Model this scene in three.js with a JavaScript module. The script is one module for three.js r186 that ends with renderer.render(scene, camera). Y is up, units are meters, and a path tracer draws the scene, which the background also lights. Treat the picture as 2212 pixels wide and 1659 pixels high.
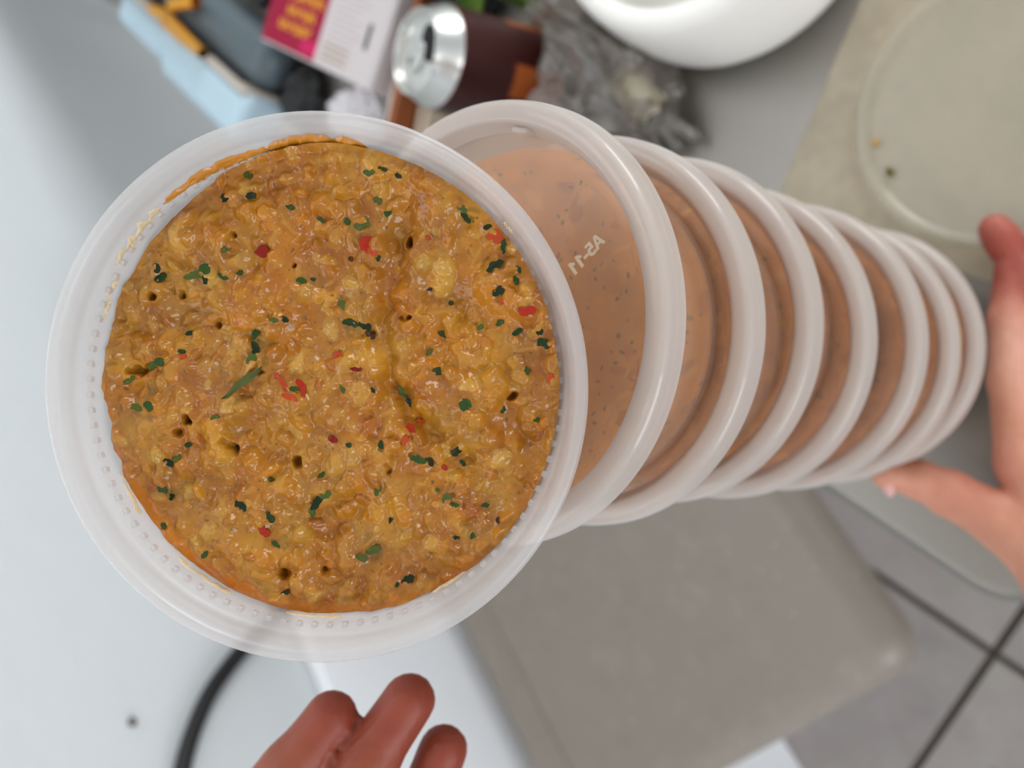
import * as THREE from 'three';
import { RoundedBoxGeometry } from 'three/addons/geometries/RoundedBoxGeometry.js';
import { mergeGeometries, mergeVertices } from 'three/addons/utils/BufferGeometryUtils.js';
import { MarchingCubes } from 'three/addons/objects/MarchingCubes.js';
import { TextGeometry } from 'three/addons/geometries/TextGeometry.js';
import { FontLoader } from 'three/addons/loaders/FontLoader.js';
import { RectAreaLightUniformsLib } from 'three/addons/lights/RectAreaLightUniformsLib.js';

// ---------------------------------------------------------------- camera, lights, exposure
// The phone looks 50 degrees down and was held on its side: picture right is world down, picture up is world right.
const F = 2000, CX = 1106, CY = 829.5, EYE = 1.44, TILT = THREE.MathUtils.degToRad(40);
const S = Math.sin(TILT), C = Math.cos(TILT);
const scene = new THREE.Scene();
scene.background = new THREE.Color(0x9fb2c4);
const camera = new THREE.PerspectiveCamera(2 * Math.atan(CY / F) * 180 / Math.PI, 4 / 3, 0.01, 30);
camera.position.set(0, EYE, 0);
camera.quaternion.setFromRotationMatrix(new THREE.Matrix4().makeBasis(new THREE.Vector3(0, -S, C), new THREE.Vector3(1, 0, 0), new THREE.Vector3(0, C, S)));
camera.focus = 0.207;
camera.userData.fStop = 10.5;
const renderer = new THREE.WebGLRenderer({ antialias: true });
renderer.toneMapping = THREE.LinearToneMapping;
renderer.toneMappingExposure = 0.78;
renderer.shadowMap.enabled = true;
RectAreaLightUniformsLib.init();
const WINDOW_FRONT = 0.8, WINDOW_LEFT = 7, ADDED_WINDOW_BACK = 11, ADDED_PANEL_LAMP = 2, SMALL_LAMP = 60;

// ---------------------------------------------------------------- helpers
const V = (x, y, z) => new THREE.Vector3(x, y, z);
const fromEye = (x, y, z) => V(-y, EYE - S * x - C * z, C * x - S * z);          // camera axes (right, down, forward) to world
const at = (px, py, depth) => fromEye((px - CX) / F * depth, (py - CY) / F * depth, depth);
function onHeight(px, py, y) {                                                   // where the sight line meets a level plane
  const d = at(px, py, 1).sub(camera.position);
  return camera.position.clone().addScaledVector(d, (y - EYE) / d.y);
}
function rng(seed) { let a = seed >>> 0; return () => { a = (a + 0x6d2b79f5) | 0; let t = Math.imul(a ^ (a >>> 15), 1 | a); t = (t + Math.imul(t ^ (t >>> 7), 61 | t)) ^ t; return ((t ^ (t >>> 14)) >>> 0) / 4294967296; }; }
function hash(x, y, z, s) { let h = Math.imul(x, 374761393) ^ Math.imul(y, 668265263) ^ Math.imul(z, 2147483647) ^ Math.imul(s, 974711); h = Math.imul(h ^ (h >>> 13), 1274126177); h ^= h >>> 16; return (h >>> 0) / 4294967296; }
const fade = (t) => t * t * (3 - 2 * t), mix = (a, b, t) => a + (b - a) * t, clamp = (x, a = 0, b = 1) => Math.min(b, Math.max(a, x));
function noise3(x, y, z, s = 1) {
  const X = Math.floor(x), Y = Math.floor(y), Z = Math.floor(z), u = fade(x - X), v = fade(y - Y), w = fade(z - Z);
  const h = (i, j, k) => hash(X + i, Y + j, Z + k, s);
  return mix(mix(mix(h(0, 0, 0), h(1, 0, 0), u), mix(h(0, 1, 0), h(1, 1, 0), u), v), mix(mix(h(0, 0, 1), h(1, 0, 1), u), mix(h(0, 1, 1), h(1, 1, 1), u), v), w) * 2 - 1;
}
function noise2(x, y, s = 1) {
  const X = Math.floor(x), Y = Math.floor(y), u = fade(x - X), v = fade(y - Y);
  return mix(mix(hash(X, Y, 0, s), hash(X + 1, Y, 0, s), u), mix(hash(X, Y + 1, 0, s), hash(X + 1, Y + 1, 0, s), u), v) * 2 - 1;
}
const fbm2 = (x, y, s, n = 3) => { let a = 0, k = 1, t = 0; for (let i = 0; i < n; i++) { a += k * noise2(x, y, s + i); t += k; k *= 0.5; x = x * 2.03 + 7.1; y = y * 2.03 + 3.7; } return a / t; };
const used = new Map();
function numbered(name) { const n = used.get(name) ?? 0; used.set(name, n + 1); return n ? `${name}_${String(n).padStart(3, '0')}` : name; }
function tag(o, label, category, group, kind) { o.userData = { label, category }; if (group) o.userData.group = group; if (kind) o.userData.kind = kind; return o; }
function shade(o) { o.traverse((m) => { if (m.isMesh) { m.castShadow = true; m.receiveShadow = true; } }); return o; }
function thing(name, label, category, group) { const o = new THREE.Group(); o.name = numbered(name); tag(o, label, category, group); scene.add(o); return o; }
function part(name, geo, mat, parent) { const m = new THREE.Mesh(geo, mat); m.name = name; m.castShadow = m.receiveShadow = true; parent.add(m); return m; }
function single(name, geo, mat, label, category, group) { const m = part(numbered(name), geo, mat, scene); return tag(m, label, category, group); }
function structure(name, geo, mat) { const m = part(name, geo, mat, scene); m.userData.kind = 'structure'; return m; }
const MM = 0.001;
function lathe(profile, seg = 128) { const g = new THREE.LatheGeometry(profile.map(([r, y]) => new THREE.Vector2(Math.max(r, 0) * MM, y * MM)), seg); return g; }
function box(w, h, d, x = 0, y = 0, z = 0, r = 0) { const g = r ? new RoundedBoxGeometry(w, h, d, 4, r) : new THREE.BoxGeometry(w, h, d); g.translate(x, y, z); return g; }
function merged(list) { return mergeGeometries(list.map((g) => { const q = g.index ? g.toNonIndexed() : g; for (const k of Object.keys(q.attributes)) if (!['position', 'normal', 'uv'].includes(k)) q.deleteAttribute(k); return q; })); }
function canvas(w, h, draw) { const c = document.createElement('canvas'); c.width = w; c.height = h; draw(c.getContext('2d'), w, h); const t = new THREE.CanvasTexture(c); t.colorSpace = THREE.SRGBColorSpace; t.magFilter = THREE.LinearFilter; return t; }
function grain(size, f, srgb = false) {                                          // a tiling grey texture
  const d = new Uint8Array(size * size * 4);
  for (let y = 0; y < size; y++) for (let x = 0; x < size; x++) { const v = clamp(f(x / size, y / size)) * 255, o = (y * size + x) * 4; d[o] = d[o + 1] = d[o + 2] = v; d[o + 3] = 255; }
  const t = new THREE.DataTexture(d, size, size); t.wrapS = t.wrapT = THREE.RepeatWrapping; t.magFilter = THREE.LinearFilter; if (srgb) t.colorSpace = THREE.SRGBColorSpace; t.needsUpdate = true; return t;
}
function tileNoise(x, y, n, s) { const X = Math.floor(x * n), Y = Math.floor(y * n), u = fade(x * n - X), v = fade(y * n - Y), h = (i, j) => hash((X + i) % n, (Y + j) % n, 5, s); return mix(mix(h(0, 0), h(1, 0), u), mix(h(0, 1), h(1, 1), u), v); }
const std = (o) => new THREE.MeshPhysicalMaterial(o);
const worldUV = (g, k = 1) => {                                                   // box mapping in metres
  const p = g.attributes.position, n = g.attributes.normal, uv = new Float32Array(p.count * 2);
  for (let i = 0; i < p.count; i++) { const a = Math.abs(n.getX(i)), b = Math.abs(n.getY(i)), c = Math.abs(n.getZ(i)); const [u, v] = b >= a && b >= c ? [p.getX(i), p.getZ(i)] : a >= c ? [p.getZ(i), p.getY(i)] : [p.getX(i), p.getY(i)]; uv[2 * i] = u * k; uv[2 * i + 1] = v * k; }
  g.setAttribute('uv', new THREE.BufferAttribute(uv, 2)); return g;
};

// ---------------------------------------------------------------- materials of the place
const plaster = grain(256, (x, y) => 0.5 + 0.28 * (tileNoise(x, y, 8, 3) - 0.5) + 0.3 * (tileNoise(x, y, 23, 4) - 0.5) + 0.2 * (tileNoise(x, y, 70, 9) - 0.5));
plaster.repeat.set(3, 3);
const M = {
  wall: std({ color: 0xced3d4, roughness: 0.55, bumpMap: plaster, bumpScale: 0.0012 }),
  ceiling: std({ color: 0xe8e8e4, roughness: 0.9 }),
  grout: std({ color: 0x4b4238, roughness: 0.95 }),
  steel: std({ color: 0x8f8b84, roughness: 0.42, metalness: 0.85 }),
  fridge: std({ color: 0xa9a196, roughness: 0.42 }),
  panel: std({ color: 0xfafcff, roughness: 0.45 }),
  black: std({ color: 0x0b0b0d, roughness: 0.5 }),
  frame: std({ color: 0xe9eaea, roughness: 0.5 }),
};

// ---------------------------------------------------------------- the room
const TURN_ROOM = Math.atan2(0.608, 0.794), TURN_TILE = THREE.MathUtils.degToRad(61);
// room axes: x along the far wall, z towards the viewer; the far wall's face is at z = -0.875
const RX0 = -3, RX1 = 2.3, RZ0 = -0.875, RZ1 = 2.1, TALL = 2.6, T = 0.12;
const room = (name, geo, mat) => { const m = structure(name, worldUV(geo), mat); m.rotation.y = TURN_ROOM; return m; };
const wallAround = (len0, len1, at_, holes, axis) => {                            // wall with one opening [a0, a1, y0, y1]
  const [a0, a1, y0, y1] = holes, out = [], put = (p, q, r, s) => { const w = q - p, h = s - r; out.push(axis === 'x' ? box(w, h, T, (p + q) / 2, (r + s) / 2, at_) : box(T, h, w, at_, (r + s) / 2, (p + q) / 2)); };
  put(len0, a0, 0, TALL); put(a1, len1, 0, TALL); put(a0, a1, 0, y0); put(a0, a1, y1, TALL);
  return merged(out);
};
const HOLE_F = [-0.75, 1.05, 1.72, 2.42], HOLE_L = [-0.1, 1.9, 1.05, 2.4], ADDED_HOLE_B = [0.8, 2.1, 1.0, 2.3];
room('wall_front', wallAround(RX0 - T, RX1 + T, RZ0 - T / 2, HOLE_F, 'x'), M.wall);
room('wall_left', wallAround(RZ0, RZ1, RX0 - T / 2, HOLE_L, 'z'), M.wall);
room('wall_right', box(T, TALL, RZ1 - RZ0, RX1 + T / 2, TALL / 2, (RZ0 + RZ1) / 2), M.wall);
room('wall_back', wallAround(RX0 - T, RX1 + T, RZ1 + T / 2, ADDED_HOLE_B, 'x'), M.wall);
room('ceiling', box(RX1 - RX0 + 2 * T, 0.1, RZ1 - RZ0 + 2 * T, (RX0 + RX1) / 2, TALL + 0.05, (RZ0 + RZ1) / 2), M.ceiling);
const floor = room('floor', box(RX1 - RX0 + 2 * T, 0.1, RZ1 - RZ0 + 2 * T, (RX0 + RX1) / 2, -0.056, (RZ0 + RZ1) / 2), M.grout);
{ // floor tiles, each a piece of the floor
  const stone = (k) => canvas(128, 128, (g, w) => { const r = rng(40 + k); g.fillStyle = ['#a29a95', '#a69e99', '#9d9692'][k]; g.fillRect(0, 0, w, w); for (let i = 0; i < 500; i++) { g.fillStyle = `rgba(${r() < 0.5 ? '120,110,106' : '190,182,176'},${0.03 + 0.05 * r()})`; g.beginPath(); g.arc(r() * w, r() * w, 1 + 6 * r(), 0, 7); g.fill(); } for (let i = 0; i < 3; i++) { g.fillStyle = 'rgba(80,72,66,.35)'; g.beginPath(); g.arc(r() * w, r() * w, 0.6 + r(), 0, 7); g.fill(); } }); const wrap = (t) => { t.wrapS = t.wrapT = THREE.RepeatWrapping; return t; };
  const mats = [0, 1, 2].map((k) => std({ map: wrap(stone(k)), roughness: 0.42 })), SIDE = 0.46, GAP = 0.011;
  const r = rng(7), cross = onHeight(2146, 1412, 0), inRoom = cross.clone().applyAxisAngle(V(0, 1, 0), -TURN_ROOM);
  const ax = V(1, 0, 0).applyAxisAngle(V(0, 1, 0), TURN_TILE - TURN_ROOM), az = V(0, 0, 1).applyAxisAngle(V(0, 1, 0), TURN_TILE - TURN_ROOM);
  const clip = (poly, axis, lim, sign) => { const out = []; poly.forEach((p, i) => { const q = poly[(i + 1) % poly.length], a = (p[axis] - lim) * sign, b = (q[axis] - lim) * sign; if (a >= 0) out.push(p); if (a * b < 0) { const t = a / (a - b); out.push([mix(p[0], q[0], t), mix(p[1], q[1], t)]); } }); return out; };
  const h = (SIDE - GAP) / 2 - 0.0015, whole = (c) => [[-h, -h], [h, -h], [h, h], [-h, h]].map(([u, v]) => [c.x + ax.x * u + az.x * v, c.z + ax.z * u + az.z * v]);
  for (let i = -9; i < 9; i++) for (let j = -9; j < 9; j++) {
    const p = inRoom.clone().addScaledVector(ax, (i + 0.5) * SIDE).addScaledVector(az, (j + 0.5) * SIDE);
    let poly = whole(p); for (const [axis, lim, sign] of [[0, RX0 + 0.008, 1], [0, RX1 - 0.008, -1], [1, RZ0 + 0.008, 1], [1, RZ1 - 0.008, -1]]) if (poly.length) poly = clip(poly, axis, lim, sign);
    if (poly.length < 3) continue;
    const sh = new THREE.Shape(poly.map(([x, z]) => new THREE.Vector2(x - p.x, -(z - p.z)))), g = new THREE.ExtrudeGeometry(sh, { depth: 0.009, bevelEnabled: true, bevelSize: 0.0015, bevelThickness: 0.0015, bevelSegments: 2 });
    g.rotateX(-Math.PI / 2); worldUV(g, 2); const t = part('tile', g, mats[Math.floor(r() * 3)], floor); t.position.set(p.x, -0.0105, p.z);
  }
}
function window_(n, holeAxis, hole, face, power, colour) {                          // frame, frosted lit pane, and the daylight that comes through it
  const [a0, a1, y0, y1] = hole, w = a1 - a0, h = y1 - y0, g = new THREE.Group(); g.name = `window_${n}`; g.userData.kind = 'structure'; scene.add(g);
  g.rotation.y = TURN_ROOM + (holeAxis === 'z' ? Math.PI / 2 : face > 0 ? Math.PI : 0);
  g.position.copy((holeAxis === 'x' ? V((a0 + a1) / 2, (y0 + y1) / 2, face) : V(face, (y0 + y1) / 2, (a0 + a1) / 2)).applyAxisAngle(V(0, 1, 0), TURN_ROOM));
  const b = 0.045, fr = merged([box(w, b, 0.06, 0, h / 2 - b / 2, -0.05), box(w, b, 0.06, 0, b / 2 - h / 2, -0.05), box(b, h, 0.06, w / 2 - b / 2, 0, -0.05), box(b, h, 0.06, b / 2 - w / 2, 0, -0.05), box(0.04, h, 0.05, 0, 0, -0.05)]);
  part('window_frame', fr, M.frame, g);
  const c = new THREE.Color(colour);
  const pane = part('pane', box(w - 2 * b, h - 2 * b, 0.006, 0, 0, -0.07), std({ color: 0xffffff, roughness: 0.4, emissive: c, emissiveIntensity: 2.2 }), g); pane.castShadow = false;
  const l = new THREE.RectAreaLight(c, power, w - 2 * b, h - 2 * b); l.position.set(0, 0, -0.015); l.rotation.y = Math.PI; g.add(l);
}
window_(1, 'x', HOLE_F, RZ0, WINDOW_FRONT, 0xf1f4fb);
window_(2, 'z', HOLE_L, RX0, WINDOW_LEFT, 0xf1f4fb);
window_(3, 'x', ADDED_HOLE_B, RZ1, ADDED_WINDOW_BACK, 0xf4f5f8);  // unseen window, added to brighten the far end of the wall
{ // ceiling panel added to brighten the far wall, and a small warm spot lamp, both with glowing faces
  const l1 = thing('ceiling_lamp', 'long white ceiling panel added to brighten the far wall', 'lamp'); l1.position.copy(V(0.85, TALL, -0.3).applyAxisAngle(V(0, 1, 0), TURN_ROOM)); l1.rotation.y = TURN_ROOM;
  part('frame', box(1.0, 0.04, 0.4, 0, -0.02, 0, 0.008), M.frame, l1);
  part('diffuser', box(0.92, 0.01, 0.32, 0, -0.043, 0), std({ color: 0xffffff, emissive: 0xf6f6ff, emissiveIntensity: 2 }), l1);
  const a = new THREE.RectAreaLight(0xf6f6ff, ADDED_PANEL_LAMP, 0.92, 0.32); a.position.set(0, -0.052, 0); a.rotation.x = -Math.PI / 2; l1.add(a);
  const l2 = thing('ceiling_lamp', 'small round warm ceiling lamp on the left', 'lamp'); l2.position.set(-0.42, TALL, 0.12);
  part('base', lathe([[0, 0], [75, 0], [75, -25], [60, -40], [0, -40]], 48), M.frame, l2);
  part('diffuser', lathe([[0, -42], [55, -42], [55, -46], [0, -46]], 48), std({ color: 0xffffff, emissive: 0xffd9a0, emissiveIntensity: 6 }), l2);
  const b = new THREE.RectAreaLight(0xffd9a0, SMALL_LAMP, 0.05, 0.05); b.position.set(0, -0.052, 0); b.rotation.x = -Math.PI / 2; l2.add(b);
}

// ---------------------------------------------------------------- steel worktop
const TOP = EYE - 0.536;
{
  const t = thing('worktop_table', 'stainless steel work table with a rolled edge, things crowded on it', 'table'); t.rotation.y = TURN_TILE;
  const x0 = 0.028, x1 = 1.72, z0 = -0.16, z1 = 0.6, r = 0.035, b = 0.008, s = new THREE.Shape();
  s.moveTo(x0 + r, -z0 - b); s.lineTo(x1 - b, -z0 - b - 0.05); s.lineTo(x1 - b, -z1 + b); s.lineTo(x0 + r, -z1 + b); s.quadraticCurveTo(x0 + b, -z1 + b, x0 + b, -z1 + r); s.lineTo(x0 + b, -z0 - r); s.quadraticCurveTo(x0 + b, -z0 - b, x0 + r, -z0 - b);
  const g = new THREE.ExtrudeGeometry(s, { depth: 0.02, bevelEnabled: true, bevelSize: b, bevelThickness: b, bevelSegments: 6, curveSegments: 12 }); g.rotateX(-Math.PI / 2); g.translate(0, TOP - 0.02 - b, 0);
  part('steel_top', g, M.steel, t);
  for (const [x, z] of [[x0 + 0.14, z0 + 0.14], [x0 + 0.14, z1 - 0.1], [x1 - 0.08, z0 + 0.16], [x1 - 0.08, z1 - 0.1]]) { const l = part('leg', new THREE.CylinderGeometry(0.019, 0.019, TOP - 0.034, 20), M.steel, t); l.position.set(x, (TOP - 0.034) / 2, z); }
  part('undershelf', box(x1 - x0 - 0.5, 0.02, z1 - z0 - 0.2, (x0 + x1) / 2 + 0.16, 0.25, (z0 + z1) / 2 + 0.04), M.steel, t);
}

// ---------------------------------------------------------------- low table, white panel, cable and nail by the wall
{
  const f = thing('low_table', 'low table with a smooth pale beige round-edged top beside the steel work table', 'table'); f.rotation.y = TURN_ROOM;
  const x0 = -0.046, x1 = 0.37, z0 = -0.835, z1 = -0.349, h = 0.59;
  const speck = canvas(512, 512, (g, w) => { const r = rng(5); g.fillStyle = '#91877c'; g.fillRect(0, 0, w, w); for (let i = 0; i < 900; i++) { g.fillStyle = `rgba(${r() < 0.6 ? '172,162,148' : '122,114,106'},${0.04 + 0.07 * r()})`; g.beginPath(); g.arc(r() * w, r() * w, 2 + 16 * r() * r(), 0, 7); g.fill(); } for (let i = 0; i < 60; i++) { g.fillStyle = 'rgba(215,205,188,.35)'; g.beginPath(); g.arc(r() * w, r() * w, 0.8 + 1.6 * r(), 0, 7); g.fill(); } });
  speck.wrapS = speck.wrapT = THREE.RepeatWrapping; speck.repeat.set(2.2, 2.2);
  const m = std({ map: speck, roughness: 0.4 });
  part('table_top', worldUV(box(x1 - x0, 0.075, z1 - z0, (x0 + x1) / 2, h - 0.0375, (z0 + z1) / 2, 0.034)), m, f);
  for (const x of [x0 + 0.06, x1 - 0.08]) { const q = part('leg', new THREE.CylinderGeometry(0.016, 0.014, h - 0.06, 20), M.steel, f); q.position.set(x, (h - 0.06) / 2, z0 + 0.05); }
  part('foot_bar', box(x1 - x0 - 0.1, 0.02, 0.034, (x0 + x1) / 2, 0.0105, z0 + 0.05, 0.006), M.steel, f);
  part('top_ridge', box(x1 - x0 - 0.05, 0.006, 0.004, (x0 + x1) / 2, h, z0 + 0.07, 0.0019), m, f);
  const p = single('wall_panel', worldUV(box(1.2, 0.785, 0.02, -0.24, 0.3925, -0.862, 0.004)), M.panel, 'bright white upright panel against the wall behind the low table', 'panel'); p.rotation.y = TURN_ROOM;
}
function onWall(px, py, off = 0) {                                                // sight line to the far wall
  const n = V(0.608, 0, 0.794), d = at(px, py, 1).sub(camera.position); return camera.position.clone().addScaledVector(d, (RZ0 + off) / d.dot(n));
}
{
  const pts = [[640, 1300], [560, 1365], [505, 1425], [452, 1500], [415, 1585], [392, 1670], [378, 1790], [372, 1930]].map(([x, y]) => onWall(x, y, 0.012));
  single('cable', new THREE.TubeGeometry(new THREE.CatmullRomCurve3(pts), 90, 0.0085, 14), M.black, 'thick black cable curving down the white wall', 'cable');
  const n = single('nail', new THREE.SphereGeometry(0.0042, 20, 14), std({ color: 0x4a443e, roughness: 0.6 }), 'tiny dark nail head in the white wall left of the cable', 'nail'); n.position.copy(onWall(286, 1559, 0.002));
}

// ---------------------------------------------------------------- plastic tubs
const PLASTIC = std({ color: 0xf2f0ef, roughness: 0.4, transmission: 0.8, thickness: 0, ior: 1.49, specularIntensity: 1, clearcoat: 0.35, clearcoatRoughness: 0.22 });
const TUBWALL = std({ color: 0xf6f2ee, roughness: 0.2, transmission: 0.97, thickness: 0, ior: 1.49 });
const LIDPLASTIC = std({ color: 0xe9e1da, roughness: 0.5, transmission: 0.6, thickness: 0, ior: 1.49, clearcoat: 1, clearcoatRoughness: 0.1 });
const LIDPANEL = std({ color: 0xfaf6f0, roughness: 0.33, transmission: 0.96, thickness: 0, ior: 1.49, clearcoat: 0.25, clearcoatRoughness: 0.3 });
const tubProfile = (H) => [[0, 0], [43.5, 0], [45.6, 0.8], [46.4, 2.4], [52.6, H - 10], [53.3, H - 8.6], [54.6, H - 6.2], [55, H - 3.4], [57, H - 3.4], [58, H - 4.4], [58.5, H - 3.8], [58.5, H - 1.2], [58.1, H - 0.3], [57.2, H], [56.2, H - 0.2], [55.6, H - 0.8], [54.7, H - 3], [54.3, H - 5.4], [53.6, H - 6.2], [53, H - 7.6], [52, H - 9.4], [46, 2.8], [45, 1.5], [43, 0.8], [0, 0.8]];
const lidRing = [[50.6, -2.2], [50.6, -1.6], [51.4, -0.6], [52.5, 2.6], [53, 3.3], [53.8, 3.7], [56.2, 3.6], [57.6, 3.1], [58.5, 2.1], [58.9, 0.8], [59, -0.4], [59.2, -0.8], [59.15, -3.4], [59.4, -3.9], [59.2, -4.3], [58.8, -4.1], [58.7, -1], [58.3, 1.4], [57.2, 2.5], [54, 2.9], [53, 2.2], [51.6, -1.4], [50.6, -2.2]];
const roundTo = (p, k) => { const out = []; for (let i = 0; i < p.length; i++) { if (!i || i === p.length - 1) { out.push(p[i]); continue; } const a = p[i - 1], b = p[i], c = p[i + 1]; out.push([mix(b[0], a[0], k), mix(b[1], a[1], k)], [mix(b[0], c[0], k), mix(b[1], c[1], k)]); } return out; };

const R1 = { axis: V(-0.07, 0.03, -0.99).normalize(), c: V(-42.6, 1.1, 195).multiplyScalar(MM) };   // the open tub's rim, in camera axes
const toWorldDir = (v) => fromEye(v.x, v.y, v.z).sub(camera.position);
const TUB = 44;
function tubFrame() {
  const y = toWorldDir(R1.axis).normalize(), x0 = toWorldDir(V(1, 0, 0)), x = x0.sub(y.clone().multiplyScalar(x0.dot(y))).normalize(), z = x.clone().cross(y);
  return new THREE.Matrix4().makeBasis(x, y, z).setPosition(fromEye(R1.c.x, R1.c.y, R1.c.z).addScaledVector(y, -TUB * MM));
}
const FRAME1 = tubFrame();
function inTub(px, py, depth) {                                                    // a spot of the open tub's surface, mm in its own axes
  const inv = FRAME1.clone().invert(), o = camera.position.clone().applyMatrix4(inv), d = at(px, py, 1).applyMatrix4(inv).sub(o), k = ((TUB - depth) * MM - o.y) / d.y;
  return [(o.x + d.x * k) / MM, (o.z + d.z * k) / MM];
}
const openTub = thing('food_tub', 'open clear plastic tub full of chunky orange dip, tilted on top of the stack', 'tub', 'round plastic food tubs'); openTub.applyMatrix4(FRAME1);
const tubBody = part('tub_body', lathe(roundTo(tubProfile(TUB), 0.25), 160), PLASTIC, openTub);
{ // moulded stacking lugs inside the rim
  const g = new RoundedBoxGeometry(1.2 * MM, 2 * MM, 1.4 * MM, 2, 0.35 * MM), n = 96;
  for (let i = 0; i < n; i++) { const a = (i + 0.5) / n * 2 * Math.PI, l = part('lug', g, PLASTIC, openTub); l.position.set(Math.cos(a) * 52.5 * MM, (TUB - 8.5) * MM, Math.sin(a) * 52.5 * MM); l.rotation.y = -a; }
}

// ---------------------------------------------------------------- the dip in the open tub
const N = 1100, SPAN = 106, cell = SPAN / N;
const hgt = new Float32Array(N * N), lump = new Float32Array(N * N), col = new Float32Array(N * N * 3);
const lin = (r, g, b) => [r, g, b];
{
  const r = rng(2024), valley = [[880, 440], [862, 560], [838, 660], [832, 745], [862, 850], [930, 930], [1010, 985]].map(([x, y]) => inTub(x, y, 10));
  const toValley = (x, z) => { let best = 1e9; for (let i = 0; i + 1 < valley.length; i++) { const [ax, az] = valley[i], [bx, bz] = valley[i + 1], dx = bx - ax, dz = bz - az, t = clamp(((x - ax) * dx + (z - az) * dz) / (dx * dx + dz * dz)); best = Math.min(best, Math.hypot(x - ax - dx * t, z - az - dz * t)); } return best; };
  for (let j = 0; j < N; j++) for (let i = 0; i < N; i++) {
    const x = (i + 0.5) * cell - SPAN / 2, z = (j + 0.5) * cell - SPAN / 2, o = j * N + i;
    const big = fbm2(x / 15, z / 15, 11, 2) * 2.6, mid = fbm2(x / 5.5 + 3, z / 5.5, 21, 3) * 1.25, v = toValley(x, z);
    hgt[o] = big + mid - 1.7 * Math.exp(-v * v / 7) + 0.35 * Math.exp(-(v - 5) * (v - 5) / 9);
    const right = clamp(0.5 + 0.9 * fbm2(x / 9, z / 9, 33, 3)), tone = fbm2(x / 3.2, z / 3.2, 41, 3), blot = clamp(0.5 + 1.2 * fbm2(x / 8, z / 8, 51, 2));
    let c = [mix(172, 196, right), mix(118, 134, right), mix(60, 34, right)];
    c = [c[0] + 16 * tone + 8 * (blot - 0.5), c[1] + 18 * tone + 22 * (blot - 0.5), c[2] + 16 * tone + 22 * (blot - 0.5)];
    col.set(c, o * 3);
  }
  const palette = [[208, 158, 82], [208, 148, 48], [188, 128, 60], [216, 178, 110], [168, 104, 36], [200, 150, 84], [212, 142, 30]];
  const stamp = (cx, cz, a, b, ang, lift, colour, strength, sharp = 0.5) => {
    const R = Math.max(a, b) + 0.4, i0 = Math.max(0, Math.floor((cx - R + SPAN / 2) / cell)), i1 = Math.min(N - 1, Math.ceil((cx + R + SPAN / 2) / cell)), j0 = Math.max(0, Math.floor((cz - R + SPAN / 2) / cell)), j1 = Math.min(N - 1, Math.ceil((cz + R + SPAN / 2) / cell));
    const ca = Math.cos(ang), sa = Math.sin(ang);
    for (let j = j0; j <= j1; j++) for (let i = i0; i <= i1; i++) {
      const x = (i + 0.5) * cell - SPAN / 2 - cx, z = (j + 0.5) * cell - SPAN / 2 - cz, wob = (lift < 0 ? 0.9 : 0.2) * noise2((x + cx) * 0.9, (z + cz) * 0.9, 77), u = (x * ca + z * sa) / a, w = (-x * sa + z * ca) / b, q = u * u + w * w + wob;
      if (q >= 1) continue;
      const o = j * N + i, k = Math.pow(1 - q, sharp);
      let over = 1;
      if (lift > 0) { const c = lift * k, m = lump[o], e = Math.max(0.22 - Math.abs(c - m), 0); over = clamp(0.5 + (c - m) / 0.3); lump[o] = Math.max(c, m) + e * e / 0.88; } else hgt[o] += lift * k;
      if (colour) { const s = strength * clamp(k * 1.8) * over; for (let c = 0; c < 3; c++) col[o * 3 + c] = mix(col[o * 3 + c], colour[c], s); }
    }
  };
  for (let n = 0; n < 2000; n++) {                                                   // lumps: fine mince, onion, cheese
    const a = r() * 2 * Math.PI, q = 52.5 * Math.sqrt(r()), s = 0.5 + 2.9 * Math.pow(r(), 2.6), c = palette[Math.floor(r() * palette.length)].map((v) => v + 14 * (r() - 0.5));
    stamp(q * Math.cos(a), q * Math.sin(a), s, s * (0.5 + 0.5 * r()), r() * 3.2, 0.5 * s + 0.12, c, 0.15 + 0.5 * r(), 0.9);
  }
  for (let n = 0; n < 110; n++) { const a = r() * 2 * Math.PI, q = 50 * Math.sqrt(r()); stamp(q * Math.cos(a), q * Math.sin(a), 2 + 2.6 * r(), 0.4 + 0.35 * r(), r() * 3.2, 0.5, [206, 158, 84], 0.5, 0.8); }   // shreds
  for (const [x, y, w] of [[600, 690, 22], [650, 780, 40], [715, 710, 30], [270, 800, 42], [470, 950, 60], [590, 680, 16], [960, 600, 50], [1010, 830, 30], [690, 640, 26], [775, 775, 12], [930, 1175, 26], [805, 1110, 30], [640, 930, 24], [500, 880, 30], [390, 510, 44], [720, 650, 22], [1080, 990, 34]]) { const [cx, cz] = inTub(x, y, 10), s = w / 10.2; stamp(cx, cz, s, s * (0.55 + 0.3 * r()), r() * 3, 0.35 * s + 0.2, [[222, 184, 118], [218, 164, 70], [214, 176, 122]][Math.floor(r() * 3)], 0.7, 0.7); }
  for (const [x, y, w] of [[380, 632, 20], [360, 634, 8], [392, 925, 26], [400, 905, 14], [510, 510, 9], [498, 962, 22], [530, 850, 22], [720, 640, 9], [290, 800, 30], [640, 575, 7], [800, 720, 18], [885, 525, 20], [1110, 855, 15], [840, 1010, 14], [615, 1245, 26], [640, 1000, 20], [560, 800, 18], [470, 700, 14], [330, 640, 18], [700, 1240, 16], [880, 690, 14]]) { const [cx, cz] = inTub(x, y, 10), s = w / 10.2; stamp(cx, cz, s, s * 0.65, r() * 3, -1.7, [110, 62, 20], 0.3, 1.5); }  // pits, with shade painted into the hollows as dark brown
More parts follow.
